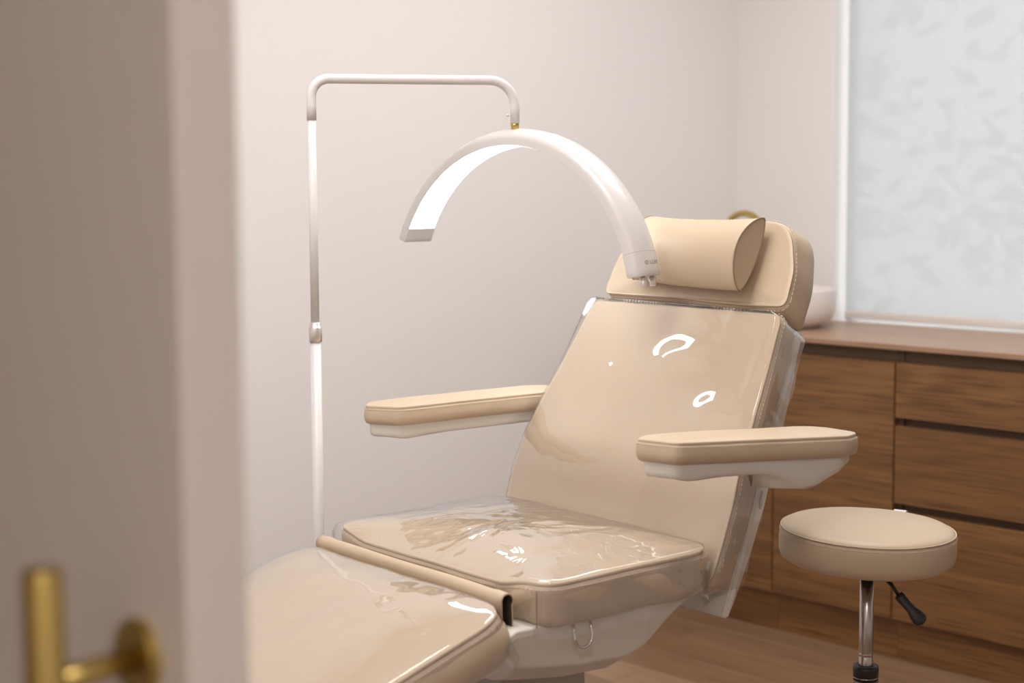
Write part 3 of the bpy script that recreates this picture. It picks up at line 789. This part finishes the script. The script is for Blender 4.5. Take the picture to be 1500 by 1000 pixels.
bm = bmesh.new(); lathe(bm, [(.0240, .405 - FZ), (.0248, .428 - FZ), (.0235, .434 - FZ), (.0150, .434 - FZ), (.0145, .428 - FZ)], seg=32); obj('sleeve_collar', bm, M_black, stool, smooth=True)
# height lever
def SP(x, d, z): return rt * x + fw * d + Vector((0, 0, z)) - SC
bm = bmesh.new()
l0 = Vector((0, -.02, TZ - .088)); l1 = SP(.718, 3.05, .604) ; l2 = SP(.728, 3.04, .588)
tube(bm, [l0, Vector(l1).lerp(l0, .5), l1, l2], .0035, 10); obj('lever_rod', bm, M_black, stool, smooth=True)
bm = bmesh.new()
l3 = SP(.769, 3.02, .541)
ax = (l3 - l2); 
rings = []
sd = (rt - ax.normalized() * rt.dot(ax.normalized())).normalized(); s2 = ax.normalized().cross(sd)
for t, wdt, th_ in ((-.02, .001, .001), (0, .0095, .006), (.12, .010, .0065), (.35, .009, .006), (.55, .0095, .006), (.75, .0135, .0065), (.9, .0145, .0065), (1.0, .012, .005), (1.06, .005, .003)):
    rings.append([l2 + ax * t + sd * wdt * math.cos(2 * PI * k / 20) + s2 * th_ * math.sin(2 * PI * k / 20) for k in range(20)])
skin(bm, rings); bmesh.ops.recalc_face_normals(bm, faces=bm.faces[:]); obj('lever_grip', bm, M_black, stool, smooth=True)
# sewn-in tag at the far rim
ta = math.atan2(1.80 - SC.y - .0, 2.762 - SC.x)
far = (fw * .138 + rt * .093)
bm = bmesh.new(); c = SV(far.x, far.y, TZ - .007); tdir = Vector((far.y, -far.x, 0)).normalized(); od = Vector((far.x, far.y, 0)).normalized()
for i, p in enumerate([(0, 0), (1, 0)]): pass
rings = [[c + tdir * (-.013) + od * (.0 + .006 * k) + Vector((0, 0, .0045 * math.sin(k * 1.2))) , c + tdir * .013 + od * (.006 * k) + Vector((0, 0, .0045 * math.sin(k * 1.2)))] for k in range(4)]
skin(bm, rings, False, (False, False)); o = obj('sewn_tag', bm, M_white, ss); o.modifiers.new('s', 'SOLIDIFY').thickness = .0008
o['label'] = 'small white sewn-in tag'
# five-star foot with castors
for k in range(5):
    t = 2 * PI * k / 5 + .35; d = Vector((math.cos(t), math.sin(t), 0)); sdv = Vector((-d.y, d.x, 0))
    bm = bmesh.new()
    rings = []
    for r, w, z, h in ((.015, .022, .125, .04), (.09, .017, .110, .030), (.20, .014, .090, .020), (.232, .012, .085, .016)):
        rings.append([d * r + sdv * w + Vector((0, 0, z - h / 2)), d * r - sdv * w + Vector((0, 0, z - h / 2)), d * r - sdv * w * .7 + Vector((0, 0, z + h / 2)), d * r + sdv * w * .7 + Vector((0, 0, z + h / 2))])
    skin(bm, rings); bmesh.ops.recalc_face_normals(bm, faces=bm.faces[:]); lg = obj('leg', bm, M_chromed, stool)
    bm = bmesh.new()
    q = d * .222
    tube(bm, [q + Vector((0, 0, .082)), q + Vector((0, 0, .045))], .006, 10)
    for sgn in (-1, 1):
        a_ = q + sdv * .006 * sgn + d * .01 + Vector((0, 0, .025)); tube(bm, [a_, a_ + sdv * .014 * sgn], .025, 20)
    obj('castor', bm, M_black, lg)
bm = bmesh.new(); lathe(bm, [(.035, .10), (.035, .15), (.026, .155)], seg=28); obj('hub', bm, M_chromed, stool, smooth=False)

# everything was laid out with the floor at FZ; lift the whole scene so the floor is at z = 0
for o in list(COL.objects):
    if o.parent is None:
        if o is camo: o.matrix_world.translation.z -= FZ
        else: o.location.z -= FZ
